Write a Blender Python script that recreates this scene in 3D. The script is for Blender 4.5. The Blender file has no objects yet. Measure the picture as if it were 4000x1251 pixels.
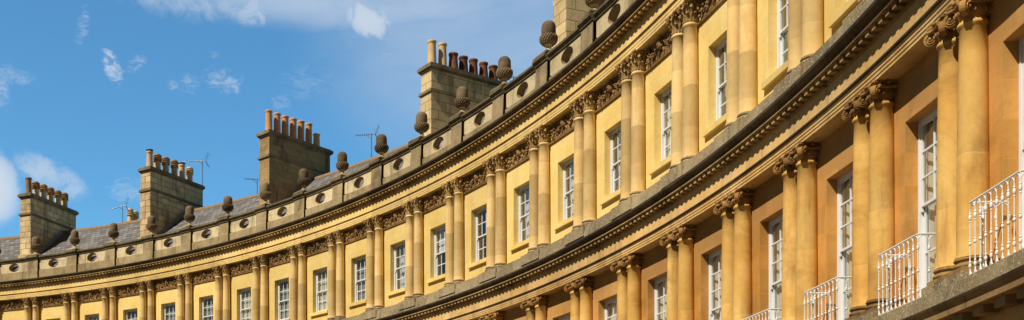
import bpy, math, random
from mathutils import Vector, Matrix
random.seed(11)
PI = math.pi
sc = bpy.context.scene
COL = sc.collection

# ------------------------------------------------------------------ layout
R = 48.5                       # radius of the column line
CX, CY = -40.07, 18.72         # centre of the circle
T0, DT = 0.4361, 0.0606        # angle of the first column pair, angle of one bay
BAY = R * DT
EYE = 1.6                      # heights below are given above eye level
H_GB, H_LB, H_LC = 3.03, 3.21, 6.95     # ground-storey blocking top, lower column foot and top
H_UB, H_UC = 8.415, 12.43               # upper column foot and top
R_UC = 0.115                            # setback of the upper columns
RW_L, RW_U = 0.15, 0.28                 # wall planes
H_COP = 14.87                           # top of parapet coping


# ------------------------------------------------------------------ materials
class NT:
    def __init__(s, name):
        s.m = bpy.data.materials.new(name)
        s.m.use_nodes = True
        s.t = s.m.node_tree
        s.b = s.t.nodes['Principled BSDF']
        s.out = s.t.nodes['Material Output']

    def n(s, kind, **kw):
        nd = s.t.nodes.new(kind)
        for k, v in kw.items():
            setattr(nd, k, v)
        return nd

    def l(s, a, b):
        s.t.links.new(a, b)

    def pos(s, scale=(1, 1, 1)):
        g = s.n('ShaderNodeNewGeometry')
        m = s.n('ShaderNodeVectorMath', operation='MULTIPLY')
        s.l(g.outputs['Position'], m.inputs[0])
        m.inputs[1].default_value = scale
        return m.outputs[0]

    def noise(s, vec, scale, detail=6, rough=.6, dist=0.0):
        x = s.n('ShaderNodeTexNoise')
        x.inputs['Scale'].default_value = scale
        x.inputs['Detail'].default_value = detail
        x.inputs['Roughness'].default_value = rough
        x.inputs['Distortion'].default_value = dist
        s.l(vec, x.inputs['Vector'])
        return x.outputs['Fac']

    def ramp(s, fac, lo, hi, a=0.0, b=1.0):
        r = s.n('ShaderNodeMapRange', interpolation_type='SMOOTHSTEP')
        s.l(fac, r.inputs['Value'])
        for k, v in (('From Min', lo), ('From Max', hi), ('To Min', a), ('To Max', b)):
            r.inputs[k].default_value = v
        return r.outputs['Result']

    def mix(s, fac, a, b, mode='MIX'):
        x = s.n('ShaderNodeMix', data_type='RGBA', blend_type=mode)
        for sock, v in ((x.inputs[0], fac), (x.inputs[6], a), (x.inputs[7], b)):
            if hasattr(v, 'is_linked'):
                s.l(v, sock)
            elif isinstance(v, (int, float)):
                sock.default_value = v
            else:
                sock.default_value = (*v, 1)
        return x.outputs[2]

    def math(s, op, a, b=0.0):
        x = s.n('ShaderNodeMath', operation=op)
        for sock, v in ((x.inputs[0], a), (x.inputs[1], b)):
            if hasattr(v, 'is_linked'):
                s.l(v, sock)
            else:
                sock.default_value = v
        return x.outputs[0]

    def bump(s, h, strength=.4, dist=.02):
        x = s.n('ShaderNodeBump')
        x.inputs['Strength'].default_value = strength
        x.inputs['Distance'].default_value = dist
        s.l(h, x.inputs['Height'])
        s.l(x.outputs[0], s.b.inputs['Normal'])


def stone(name, ca, cb, stain, amount=.35, streak=.3, joint=None, joint_col=None, spots=None, high=None,
          bump=.35, objvar=0.10, drum=False, rough=.9):
    """weathered limestone: mottling, patches, rain streaks, ashlar joints, lichen spots"""
    t = NT(name)
    p = t.pos()
    c = t.mix(t.ramp(t.noise(p, .9, 5, .6), .3, .7), ca, cb)
    fine = t.noise(p, 9, 8, .72)
    c = t.mix(.42, c, t.mix(fine, (.45, .43, .40), (1.35, 1.33, 1.3)), 'MULTIPLY')
    big = t.noise(p, .75, 8, .68, .8)
    c = t.mix(t.math('MULTIPLY', t.ramp(big, .46, .72), amount), c, stain)
    st = t.noise(t.pos((1, 1, .10)), 3.2, 6, .65)
    c = t.mix(t.math('MULTIPLY', t.ramp(st, .50, .74), streak), c, stain)
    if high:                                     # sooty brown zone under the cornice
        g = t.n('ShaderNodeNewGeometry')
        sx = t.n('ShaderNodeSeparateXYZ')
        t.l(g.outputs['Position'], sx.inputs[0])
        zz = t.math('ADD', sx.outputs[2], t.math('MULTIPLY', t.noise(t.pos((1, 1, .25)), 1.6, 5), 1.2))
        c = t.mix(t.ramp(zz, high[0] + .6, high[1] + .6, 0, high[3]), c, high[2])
    if objvar:
        oi = t.n('ShaderNodeObjectInfo')
        v = t.ramp(oi.outputs['Random'], 0, 1, 1 - objvar, 1 + objvar)
        cmb = t.n('ShaderNodeCombineColor')
        for k in range(3):
            t.l(v, cmb.inputs[k])
        c = t.mix(1.0, c, cmb.outputs[0], 'MULTIPLY')
    hgt = t.math('ADD', t.noise(p, 26, 5, .7), t.math('MULTIPLY', fine, 1.2))
    if joint:
        uv = t.n('ShaderNodeUVMap')
        b = t.n('ShaderNodeTexBrick')
        t.l(uv.outputs[0], b.inputs['Vector'])
        b.inputs['Scale'].default_value = 1
        b.inputs['Brick Width'].default_value = joint[0]
        b.inputs['Row Height'].default_value = joint[1]
        b.inputs['Mortar Size'].default_value = joint[2]
        b.inputs['Mortar Smooth'].default_value = .4
        b.inputs['Bias'].default_value = 0
        b.inputs['Color1'].default_value = (.78, .76, .72, 1)
        b.inputs['Color2'].default_value = (1.14, 1.12, 1.08, 1)
        b.inputs['Mortar'].default_value = (*(joint_col or (.55, .52, .48)), 1)
        c = t.mix(joint[3], c, b.outputs['Color'], 'MULTIPLY')
        hgt = t.math('SUBTRACT', hgt, t.math('MULTIPLY', b.outputs['Fac'], 1.1))
    if drum:                                     # joints between the drums of a shaft
        oi = t.n('ShaderNodeObjectInfo')
        g = t.n('ShaderNodeNewGeometry')
        sx = t.n('ShaderNodeSeparateXYZ')
        t.l(g.outputs['Position'], sx.inputs[0])
        wob = t.math('MULTIPLY', t.noise(p, 3.0, 3), .10)
        z = t.math('ADD', t.math('ADD', sx.outputs[2], wob), t.math('MULTIPLY', oi.outputs['Random'], 1.3))
        fr = t.math('FRACT', t.math('DIVIDE', z, 1.02))
        d = t.math('ABSOLUTE', t.math('SUBTRACT', fr, .5))
        line = t.ramp(d, .003, .010, 1, 0)
        gap = t.ramp(t.noise(p, 2.1, 3), .42, .60)
        c = t.mix(t.math('MULTIPLY', t.math('MULTIPLY', line, gap), .32), c, (.72, .55, .30))
        band = t.n('ShaderNodeTexWhiteNoise', noise_dimensions='1D')
        t.l(t.math('FLOOR', t.math('DIVIDE', t.math('ADD', z, .51), 1.02)), band.inputs['W'])
        vv = t.ramp(band.outputs['Value'], 0, 1, .78, 1.14)
        cmb = t.n('ShaderNodeCombineColor')
        for k in range(3):
            t.l(vv, cmb.inputs[k])
        c = t.mix(1.0, c, cmb.outputs[0], 'MULTIPLY')
        hgt = t.math('SUBTRACT', hgt, t.math('MULTIPLY', line, .8))
    if spots:
        v = t.noise(p, spots[1], 4, .7)
        c = t.mix(t.math('MULTIPLY', t.ramp(v, spots[2], spots[2] + .1), .85), c, spots[0])
    t.l(c, t.b.inputs['Base Color'])
    t.b.inputs['Roughness'].default_value = rough
    t.b.inputs['Specular IOR Level'].default_value = .2
    t.bump(hgt, bump, .02)
    return t.m


def plain(name, col, rough=.6, metal=0.0, var=.25, scale=8.0, bump=0.0, objvar=0.0):
    t = NT(name)
    p = t.pos()
    n = t.noise(p, scale, 6, .65)
    c = t.mix(n, tuple(x * (1 - var) for x in col), tuple(min(1, x * (1 + var)) for x in col))
    if objvar:
        oi = t.n('ShaderNodeObjectInfo')
        v = t.ramp(oi.outputs['Random'], 0, 1, 1 - objvar, 1 + objvar)
        cmb = t.n('ShaderNodeCombineColor')
        for k in range(3):
            t.l(v, cmb.inputs[k])
        c = t.mix(1.0, c, cmb.outputs[0], 'MULTIPLY')
    t.l(c, t.b.inputs['Base Color'])
    t.b.inputs['Roughness'].default_value = rough
    t.b.inputs['Metallic'].default_value = metal
    t.b.inputs['Specular IOR Level'].default_value = .3
    if bump:
        t.bump(n, bump, .02)
    return t.m


def slate_mat():
    t = NT('slate')
    uv = t.n('ShaderNodeUVMap')
    b = t.n('ShaderNodeTexBrick')
    wob = t.n('ShaderNodeVectorMath', operation='ADD')
    nz = t.n('ShaderNodeTexNoise')
    nz.inputs['Scale'].default_value = 2.5
    t.l(uv.outputs[0], nz.inputs['Vector'])
    sc_ = t.n('ShaderNodeVectorMath', operation='SCALE')
    sc_.inputs['Scale'].default_value = .05
    t.l(nz.outputs['Color'], sc_.inputs[0])
    t.l(uv.outputs[0], wob.inputs[0])
    t.l(sc_.outputs[0], wob.inputs[1])
    t.l(wob.outputs[0], b.inputs['Vector'])
    b.inputs['Scale'].default_value = 1
    b.inputs['Brick Width'].default_value = .34
    b.inputs['Row Height'].default_value = .205
    b.inputs['Mortar Size'].default_value = .014
    b.inputs['Color1'].default_value = (.13, .120, .115, 1)
    b.inputs['Color2'].default_value = (.27, .250, .235, 1)
    b.inputs['Mortar'].default_value = (.03, .03, .034, 1)
    p = t.pos()
    c = t.mix(t.ramp(t.noise(p, .7, 6, .65), .5, .72, 0, .5), b.outputs['Color'], (.20, .155, .10))
    c = t.mix(t.ramp(t.noise(p, 5, 6, .7), .62, .75, 0, .5), c, (.30, .29, .26))
    t.l(c, t.b.inputs['Base Color'])
    t.b.inputs['Roughness'].default_value = .55
    t.bump(t.math('SUBTRACT', t.noise(p, 14, 4), b.outputs['Fac']), .6, .03)
    return t.m


def glass_mat():
    t = NT('window_glass')
    t.t.nodes.remove(t.b)
    tr = t.n('ShaderNodeBsdfTransparent')
    tr.inputs[0].default_value = (.94, .96, .95, 1)
    gl = t.n('ShaderNodeBsdfGlossy')
    gl.inputs['Roughness'].default_value = .03
    gl.inputs['Color'].default_value = (.9, .95, 1, 1)
    fr = t.n('ShaderNodeLayerWeight')
    fr.inputs['Blend'].default_value = .5
    bp = t.n('ShaderNodeBump')
    bp.inputs['Strength'].default_value = .10
    bp.inputs['Distance'].default_value = .05
    t.l(t.noise(t.pos(), 3.0, 2), bp.inputs['Height'])
    t.l(bp.outputs[0], gl.inputs['Normal'])
    mx = t.n('ShaderNodeMixShader')
    t.l(t.math('ADD', t.math('MULTIPLY', t.math('POWER', fr.outputs['Facing'], 2.5), .42), .20), mx.inputs[0])
    t.l(tr.outputs[0], mx.inputs[1])
    t.l(gl.outputs[0], mx.inputs[2])
    t.l(mx.outputs[0], t.out.inputs['Surface'])
    return t.m


M = {}
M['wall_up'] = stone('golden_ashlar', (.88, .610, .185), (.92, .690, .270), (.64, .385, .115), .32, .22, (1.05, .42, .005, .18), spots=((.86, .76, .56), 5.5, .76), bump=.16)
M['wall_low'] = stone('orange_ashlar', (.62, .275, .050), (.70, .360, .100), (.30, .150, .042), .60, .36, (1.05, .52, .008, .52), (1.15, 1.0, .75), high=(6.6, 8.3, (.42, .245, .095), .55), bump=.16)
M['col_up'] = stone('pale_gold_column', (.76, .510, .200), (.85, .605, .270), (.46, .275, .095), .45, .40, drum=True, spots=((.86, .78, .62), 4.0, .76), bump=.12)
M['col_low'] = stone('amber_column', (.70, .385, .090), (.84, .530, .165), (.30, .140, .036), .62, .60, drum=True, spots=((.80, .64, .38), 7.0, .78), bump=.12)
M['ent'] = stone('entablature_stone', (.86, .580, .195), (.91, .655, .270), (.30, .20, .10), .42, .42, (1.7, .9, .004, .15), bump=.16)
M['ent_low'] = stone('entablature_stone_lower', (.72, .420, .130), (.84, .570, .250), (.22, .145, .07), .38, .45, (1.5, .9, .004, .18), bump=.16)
M['bed'] = stone('sooty_shaded_dentil_stone', (.38, .225, .085), (.56, .36, .14), (.06, .042, .026), .7, .75)  # soot, plus shade painted on the flanks and undersides of the dentils
M['bed_low'] = stone('sooty_shaded_dentil_stone_lower', (.28, .165, .066), (.46, .29, .12), (.035, .026, .018), .8, .8)  # same for the lower cornices: soot and painted dentil shade
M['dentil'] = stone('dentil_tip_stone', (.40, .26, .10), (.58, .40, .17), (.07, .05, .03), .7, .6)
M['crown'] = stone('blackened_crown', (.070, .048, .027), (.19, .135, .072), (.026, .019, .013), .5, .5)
M['lead'] = plain('lead_capping', (.10, .105, .115), .45, .4, .3)
M['block'] = stone('lichened_blocking_stone', (.33, .240, .125), (.47, .355, .195), (.10, .072, .042), .7, .6, (1.3, .8, .006, .3),
                   spots=((.62, .56, .43), 26.0, .54), bump=.5)
M['panel'] = stone('parapet_limestone', (.66, .520, .290), (.80, .650, .400), (.24, .18, .10), .75, .8, bump=.4)
M['parapet_dark'] = stone('parapet_weathered', (.34, .245, .120), (.50, .375, .205), (.095, .072, .042), .65, .60, bump=.5)
M['coping'] = stone('coping_black', (.140, .105, .058), (.24, .185, .105), (.045, .035, .024), .55, .6, bump=.6)
M['carved'] = stone('sooty_carved_stone', (.30, .170, .062), (.48, .285, .105), (.05, .032, .018), .6, .5)
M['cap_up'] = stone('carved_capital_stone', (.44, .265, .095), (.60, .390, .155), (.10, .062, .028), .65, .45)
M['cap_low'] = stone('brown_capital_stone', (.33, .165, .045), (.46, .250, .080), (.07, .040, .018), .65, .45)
M['acorn'] = stone('acorn_stone', (.19, .130, .075), (.33, .235, .14), (.050, .035, .022), .65, .55, bump=.7, objvar=.28)
M['acorn_pale'] = stone('acorn_stem_stone', (.42, .33, .19), (.55, .44, .26), (.12, .095, .06), .5, .4)
M['stack_a'] = stone('stack_rubble', (.74, .535, .270), (.86, .665, .380), (.20, .140, .075), .8, .75, (.62, .34, .022, .95), (.45, .41, .35), spots=((.80, .64, .40), 2.2, .66))
M['stack_b'] = stone('stack_brown', (.36, .240, .110), (.47, .325, .160), (.085, .060, .034), .85, .85, (.62, .31, .016, .6))
M['stack_c'] = stone('stack_cream', (.76, .565, .280), (.88, .700, .400), (.26, .185, .10), .65, .65, (.78, .40, .020, .95), (.45, .40, .33))
M['stack_cap'] = stone('stack_cap_stone', (.22, .165, .092), (.34, .26, .155), (.06, .048, .032), .7, .6, bump=.6)
M['slate'] = slate_mat()
M['ridge'] = plain('ridge_tile', (.30, .19, .10), .9, 0, .35, 5, .4)
M['flash'] = plain('mortar_fillet', (.34, .33, .31), .8, 0, .3, 3, .3)
M['gutter'] = plain('gutter_lead', (.13, .13, .14), .6, .2)
M['terracotta'] = plain('terracotta_orange', (.74, .36, .16), .85, 0, .28, 4, .2, .10)
M['buff'] = plain('buff_clay', (.76, .51, .25), .85, 0, .28, 4, .2, .10)
M['rust'] = plain('red_brown_clay', (.20, .075, .035), .8, 0, .4, 4, .2, .30)
M['sand'] = plain('sooty_buff_clay', (.40, .23, .105), .9, 0, .4, 4, .2, .12)
M['soot'] = plain('soot', (.055, .040, .03), .95)
M['white'] = plain('white_paint', (.80, .80, .79), .4, 0, .06, 6)
M['iron'] = plain('white_railing_paint', (.82, .80, .76), .45, 0, .12, 14, .25)
M['glass'] = glass_mat()
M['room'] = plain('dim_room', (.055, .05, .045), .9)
M['curtain'] = plain('cream_curtain', (.74, .68, .54), .9, 0, .12, 3)
M['blind'] = plain('white_blind', (.82, .82, .80), .9, 0, .06, 3)
M['voile'] = plain('grey_voile', (.34, .35, .34), .9, 0, .12, 3)
M['alu'] = plain('aerial_metal', (.30, .31, .33), .35, .8, .2)
M['asphalt'] = plain('asphalt', (.045, .042, .038), .9, 0, .3, 20, .3)
M['paving'] = stone('paving_stone', (.10, .082, .058), (.13, .105, .075), (.22, .19, .15), .4, 0, None)
M['grass'] = plain('lawn_green', (.045, .07, .02), .95, 0, .4, 4, .4)
M['earth'] = plain('ground_earth', (.06, .055, .04), .95, 0, .4, .3)


# ------------------------------------------------------------------ mesh builder
class MB:
    def __init__(s):
        s.v, s.f, s.uv, s.mi, s.sm, s.mats = [], [], [], [], [], []

    def mat(s, m):
        if m not in s.mats:
            s.mats.append(m)
        return s.mats.index(m)

    def face(s, pts, m, uv=None, smooth=False):
        b = len(s.v)
        s.v += [tuple(p) for p in pts]
        s.f.append(tuple(range(b, b + len(pts))))
        s.uv.append(uv or [(p[0], p[2]) for p in pts])
        s.mi.append(s.mat(m))
        s.sm.append(smooth)

    def grid(s, rows, m, uvs=None, smooth=True, closed=False, flip=False):
        """rows of points welded into quads"""
        b = len(s.v)
        nr, nc = len(rows), len(rows[0])
        for r in rows:
            s.v += [tuple(p) for p in r]
        k = s.mat(m)
        for i in range(nr - 1):
            for j in range(nc if closed else nc - 1):
                j2 = (j + 1) % nc
                q = [b + i * nc + j, b + i * nc + j2, b + (i + 1) * nc + j2, b + (i + 1) * nc + j]
                if flip:
                    q.reverse()
                s.f.append(tuple(q))
                if uvs:
                    u = [uvs[i][j], uvs[i][j2], uvs[i + 1][j2], uvs[i + 1][j]]
                    if flip:
                        u.reverse()
                else:
                    u = [(s.v[x][0], s.v[x][2]) for x in q]
                s.uv.append(u)
                s.mi.append(k)
                s.sm.append(smooth)

    def box(s, x0, x1, y0, y1, z0, z1, m, M4=None):
        P = [Vector((x, y, z)) for z in (z0, z1) for y in (y0, y1) for x in (x0, x1)]
        if M4:
            P = [M4 @ p for p in P]
        for q, ax in (((0, 1, 5, 4), 0), ((3, 2, 6, 7), 0), ((2, 0, 4, 6), 1), ((1, 3, 7, 5), 1), ((4, 5, 7, 6), 2), ((2, 3, 1, 0), 2)):
            pts = [P[i] for i in q]
            uv = [((p.x, p.z) if ax == 0 else (p.y, p.z) if ax == 1 else (p.x, p.y)) for p in pts]
            s.face(pts, m, uv)

    def lathe(s, prof, m, n=24, c=(0, 0, 0), smooth=True, cap=True):
        rows = []
        for r, z in prof:
            rows.append([(c[0] + r * math.cos(2 * PI * i / n), c[1] + r * math.sin(2 * PI * i / n), c[2] + z) for i in range(n)])
        s.grid(rows, m, None, smooth, True)
        if cap:
            s.face(rows[-1], m)
            s.face(rows[0][::-1], m)

    def tube(s, pts, r, m, n=6, smooth=True):
        pts = [Vector(p) for p in pts]
        rows = []
        for i, p in enumerate(pts):
            d = (pts[min(i + 1, len(pts) - 1)] - pts[max(i - 1, 0)]).normalized()
            a = d.cross(Vector((0, 0, 1)))
            if a.length < .05:
                a = d.cross(Vector((0, 1, 0)))
            a.normalize()
            b = d.cross(a)
            rr = r[i] if isinstance(r, (list, tuple)) else r
            rows.append([p + (a * math.cos(2 * PI * k / n) + b * math.sin(2 * PI * k / n)) * rr for k in range(n)])
        s.grid(rows, m, None, smooth, True)
        s.face(rows[0][::-1], m)
        s.face(rows[-1], m)

    def blob(s, c, rx, ry, rz, m, n=7, rot=None, jit=0.0):
        rows = []
        for i in range(n):
            th = PI * i / (n - 1)
            rad = max(math.sin(th), .02)
            row = []
            for k in range(n + 1):
                ph = 2 * PI * k / (n + 1)
                j = 1 + random.uniform(-jit, jit)
                v = Vector((rx * rad * math.cos(ph) * j, ry * rad * math.sin(ph) * j, -rz * math.cos(th)))
                if rot:
                    v = rot @ v
                row.append(Vector(c) + v)
            rows.append(row)
        s.grid(rows, m, None, True, True)

    def build(s, name, parent=None, loc=(0, 0, 0), rz=0.0):
        me = bpy.data.meshes.new(name)
        me.from_pydata(s.v, [], s.f)
        for m in s.mats:
            me.materials.append(m)
        me.polygons.foreach_set('material_index', s.mi)
        me.polygons.foreach_set('use_smooth', s.sm)
        ul = me.uv_layers.new(name='UVMap')
        flat = [c for f in s.uv for p in f for c in p]
        ul.data.foreach_set('uv', flat)
        me.update()
        return link(name, me, parent, loc, rz)


def link(name, data, parent=None, loc=(0, 0, 0), rz=0.0):
    o = bpy.data.objects.new(name, data)
    COL.objects.link(o)
    o.parent = parent
    o.location = loc
    o.rotation_euler = (0, 0, rz)
    return o


def thing(name, label, cat, loc, rz=0.0, group=None, data=None):
    o = link(name, data, None, loc, rz)
    o['label'] = label
    o['category'] = cat
    if group:
        o['group'] = group
    return o


# polar point inside a house frame: s in bays from the house middle, r outwards, h above the eye
def P(s, r, h):
    a = s * DT
    return Vector(((R + r) * math.sin(a), (R + r) * math.cos(a) - R, h + EYE))


def W(k, r):
    a = T0 + k * DT
    return Vector((CX + (R + r) * math.sin(a), CY + (R + r) * math.cos(a), 0))


def sweep(mb, prof, s0, s1, mats, caps=False, per_bay=8, smooth=False):
    """prof: (r, h) points from bottom to top; mats: one material per segment or a single one"""
    n = max(1, round((s1 - s0) * per_bay))
    d = 0
    for j in range(len(prof) - 1):
        (ra, ha), (rb, hb) = prof[j], prof[j + 1]
        e = math.hypot(rb - ra, hb - ha)
        m = mats[j] if isinstance(mats, (list, tuple)) else mats
        rows = [[P(s0 + (s1 - s0) * i / n, r, h) for i in range(n + 1)] for r, h in ((ra, ha), (rb, hb))]
        vv = (ha, hb) if abs(hb - ha) > .3 * e else (ha + d, ha + d + e)
        uvs = [[((s0 + (s1 - s0) * i / n) * BAY, v) for i in range(n + 1)] for v in vv]
        mb.grid(rows, m, uvs, smooth)
        d += e
    if caps:
        m = mats[0] if isinstance(mats, (list, tuple)) else mats
        mb.face([P(s0, r, h) for r, h in prof][::-1], m)
        mb.face([P(s1, r, h) for r, h in prof], m)


def pbox(mb, s0, s1, r0, r1, h0, h1, m, side=None):
    A = [P(s, r, h) for h in (h0, h1) for r in (r0, r1) for s in (s0, s1)]
    for q in ((0, 1, 5, 4), (3, 2, 6, 7), (2, 0, 4, 6), (1, 3, 7, 5), (4, 5, 7, 6), (2, 3, 1, 0)):
        mb.face([A[i] for i in q], m if q[0] == 0 or not side else side)  # side: darker stone on all but the front, shade put into the colour


# ------------------------------------------------------------------ shared meshes of the repeated parts
def column_meshes(total, cap_h, rb, rt, m, base_m):
    mb = MB()
    z0, z1 = .235, total - cap_h
    prof = [(rb + .025, z0 - .012), (rb + .02, z0 + .015), (rb, z0 + .05)]
    for i in range(1, 9):
        f = i / 8
        prof.append((rb + (rt - rb) * (f ** 1.7), z0 + .05 + (z1 - .10 - z0 - .05) * f))
    prof += [(rt + .022, z1 - .085), (rt + .03, z1 - .06), (rt + .022, z1 - .035), (rt + .002, z1 - .03), (rt, z1 + .02)]
    mb.lathe(prof, m, 28)
    b = MB()
    b.box(-.245, .245, -.245, .245, 0, .075, base_m)
    pr = [(.2, .076)] + [(.205 + .045 * math.cos(a), .112 + .036 * math.sin(a)) for a in [-PI / 2 + PI * i / 6 for i in range(7)]]
    pr += [(rb + .012, .155), (rb + .01, .172)]
    pr += [(rb + .012 + .025 * math.cos(a), .196 + .022 * math.sin(a)) for a in [-PI / 2 + PI * i / 5 for i in range(6)]] + [(rb, .228)]
    b.lathe(pr, base_m, 28)
    return mb, b


def concave_abacus(mb, half, z0, z1, m, dip=.045, cut=.035):
    pts = []
    for c in range(4):
        a = Matrix.Rotation(c * PI / 2, 3, 'Z')
        for i in range(7):
            f = -1 + 2 * i / 6
            x = f * (half - cut)
            y = -half + dip * (1 - f * f)
            pts.append(a @ Vector((x, y, 0)))
    rows = []
    for k, z in ((.93, z0), (.93, z0 + (z1 - z0) * .35), (1.0, z0 + (z1 - z0) * .45), (1.0, z1)):
        rows.append([Vector((p.x * k, p.y * k, z)) for p in pts])
    mb.grid(rows, m, None, False, True)
    mb.face(rows[-1], m)
    mb.face(rows[0][::-1], m)


def spiral(mb, c, ax_u, ax_v, nrm, r0, r1, turns, m, tr=.011, hand=1):
    pts, rad = [], []
    n = 26
    for i in range(n + 1):
        f = i / n
        a = PI / 2 + hand * turns * 2 * PI * f
        r = r0 + (r1 - r0) * f ** .8
        pts.append(Vector(c) + ax_u * (r * math.cos(a)) + ax_v * (r * math.sin(a)) + nrm * (.012 * f))
        rad.append(tr * (1 - .45 * f))
    mb.tube(pts, rad, m, 5)


def corinthian(total, rt):
    mb = MB()
    m = M['cap_up']
    z = total - .50
    mb.lathe([(rt, z + .01), (rt - .005, z + .2), (rt + .015, z + .36), (rt + .055, z + .43)], m, 20)
    for tier, (hh, n, off, w, cur) in enumerate(((.20, 8, 0, .13, .075), (.35, 8, PI / 8, .135, .095))):
        for i in range(n):
            a = off + 2 * PI * i / n
            er, et = Vector((math.cos(a), math.sin(a), 0)), Vector((-math.sin(a), math.cos(a), 0))
            rows = []
            for q, (f, o, wd) in enumerate(((0, .008, 1), (.35, .015, 1.05), (.65, .03, 1.0), (.88, .055, .85), (1.0, cur, .6), (.93, cur + .028, .42), (.82, cur + .024, .25))):
                zz = z + .01 + hh * f
                row = []
                for e in (-1, -.5, 0, .5, 1):
                    lob = .012 * (1 if e in (-.5, .5) else 0)
                    row.append(er * (rt + o + .010 * (1 - abs(e)) - lob) + et * (e * w * .5 * wd * (1 + .12 * ((q + int(abs(e) * 2)) % 2))) + Vector((0, 0, zz)))
                rows.append(row)
            mb.grid(rows, m, None, True)
    for c in range(4):
        a = PI / 4 + c * PI / 2
        er, et = Vector((math.cos(a), math.sin(a), 0)), Vector((-math.sin(a), math.cos(a), 0))
        stem = [er * (rt + .02 + .10 * f ** 2) + Vector((0, 0, z + .22 + .20 * f)) for f in (0, .25, .5, .75, 1)]
        mb.tube(stem, [.022, .022, .02, .02, .024], m, 6)
        for sg in (-1, 1):
            cc = er * (rt + .115) + et * (sg * .022) + Vector((0, 0, z + .385))
            spiral(mb, cc, er, Vector((0, 0, 1)), et * sg, .048, .012, 1.4, m, .016)
        b = c * PI / 2
        e2 = Vector((math.cos(b), math.sin(b), 0))
        mb.blob(e2 * (rt + .075) + Vector((0, 0, z + .455)), .045, .045, .045, m, 6, None, .25)
        for sg in (-1, 1):
            t2 = Vector((-math.sin(b), math.cos(b), 0))
            mb.blob(e2 * (rt + .05) + t2 * (sg * .06) + Vector((0, 0, z + .395)), .03, .03, .035, m, 5, None, .2)
    concave_abacus(mb, rt + .105, z + .425, z + .498, m, .05, .03)
    return mb


def ionic(total, rt):
    mb = MB()
    m = M['cap_low']
    z = total - .285
    mb.lathe([(rt + .004, z), (rt + .02, z + .03), (rt + .045, z + .075), (rt + .06, z + .11), (rt + .05, z + .15), (rt + .03, z + .22)], m, 24)
    for i in range(20):
        a = 2 * PI * i / 20
        mb.blob((math.cos(a) * (rt + .052), math.sin(a) * (rt + .052), z + .085), .022, .022, .036, m, 5)
    for c in range(4):
        a = PI / 4 + c * PI / 2
        er, et, ez = Vector((math.cos(a), math.sin(a), 0)), Vector((-math.sin(a), math.cos(a), 0)), Vector((0, 0, 1))
        ctr = er * (rt + .105) + ez * (z + .105)
        n = 18
        rings = []
        for off, rr in ((-.042, .03), (-.042, .098), (-.03, .104), (.03, .104), (.042, .098), (.042, .03)):
            rings.append([ctr + et * off + (er * math.cos(2 * PI * i / n) + ez * math.sin(2 * PI * i / n)) * rr for i in range(n)])
        mb.grid(rings, m, None, False, True)
        for sg in (-1, 1):
            mb.face([ctr + et * (sg * .044) + (er * math.cos(2 * PI * i / n) + ez * math.sin(2 * PI * i / n)) * .05 for i in range(n)][::sg], m)
            spiral(mb, ctr + et * (sg * .045), er, ez, et * sg, .094, .022, 2.0, m, .013)
            mb.blob(ctr + et * (sg * .055), .026, .026, .026, m, 6)
        mb.tube([er * (rt + .01) + ez * (z + .2), er * (rt + .06) + ez * (z + .205), er * (rt + .11) + ez * (z + .195)], [.04, .04, .03], m, 6)
        b = c * PI / 2
        e2, t2 = Vector((math.cos(b), math.sin(b), 0)), Vector((-math.sin(b), math.cos(b), 0))
        mb.tube([e2 * (rt + .055 + .03 * abs(f) ** 2) + t2 * (f * .16) + ez * (z + .185 - .01 * (1 - abs(f))) for f in (-1, -.5, 0, .5, 1)], .032, m, 6)
        mb.blob(e2 * (rt + .085) + ez * (z + .245), .035, .035, .035, m, 6, None, .2)
    concave_abacus(mb, rt + .085, z + .218, z + .284, m, .045, .03)
    return mb


T_U, T_L = H_UC - H_UB, H_LC - H_LB
RT_U, RT_L = .165, .172


def keep(mb, name):                        # mesh data only, to be linked many times
    o = mb.build(name)
    me = o.data
    bpy.data.objects.remove(o)
    return me


_a, _b = column_meshes(T_U, .50, .192, RT_U, M['col_up'], M['block'])
ME_CU, ME_BU = keep(_a, 'column'), keep(_b, 'base')
_a, _b = column_meshes(T_L, .285, .205, RT_L, M['col_low'], M['carved'])
ME_CL, ME_BL = keep(_a, 'column'), keep(_b, 'base')
ME_KU, ME_KL = keep(corinthian(T_U, RT_U), 'capital'), keep(ionic(T_L, RT_L), 'capital')

# --- acorn
def acorn_meshes():
    m = M['acorn']
    nut = MB()
    pr = [(.20, .66), (.228, .72), (.232, .90), (.228, 1.0)]
    for i in range(1, 8):
        a = PI / 2 * i / 8
        pr.append((.228 * math.cos(a) ** .8, 1.0 + .215 * math.sin(a)))
    pr += [(.03, 1.218), (.012, 1.235)]
    nut.lathe(pr, m, 24)
    cup = MB()
    cup.lathe([(.085, .40), (.16, .43), (.235, .50), (.265, .58), (.268, .66), (.245, .71), (.22, .715)], m, 24)
    for j, (rr, zz) in enumerate(((.15, .435), (.205, .475), (.245, .525), (.268, .58), (.274, .635), (.262, .69))):
        n = 18
        for i in range(n):
            a = 2 * PI * (i + .5 * (j % 2)) / n
            cup.blob((math.cos(a) * rr, math.sin(a) * rr, zz), .036, .036, .034, m, 5)
    ped = MB()
    p2 = M['acorn_pale']
    ped.lathe([(.15, .19), (.155, .215), (.125, .235), (.09, .28), (.078, .34), (.085, .38), (.12, .41)], p2, 20)
    for h, z0, z1 in ((.43, 0.0, .06),):
        ped.box(-h, h, -h * .8, h * .8, z0, z1, M['coping'])
    rows = []
    for h, z in ((.40, .061), (.37, .095), (.27, .145), (.20, .185), (.17, .20)):
        rows.append([(x * h, y * h * .85, z) for x, y in ((-1, -1), (1, -1), (1, 1), (-1, 1))])
    ped.grid(rows, M['parapet_dark'], None, False, True)
    ped.face(rows[-1], M['parapet_dark'])
    return keep(nut, 'acorn_finial'), keep(cup, 'cup'), keep(ped, 'pedestal')


ME_NUT, ME_CUP, ME_PED = acorn_meshes()


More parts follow.
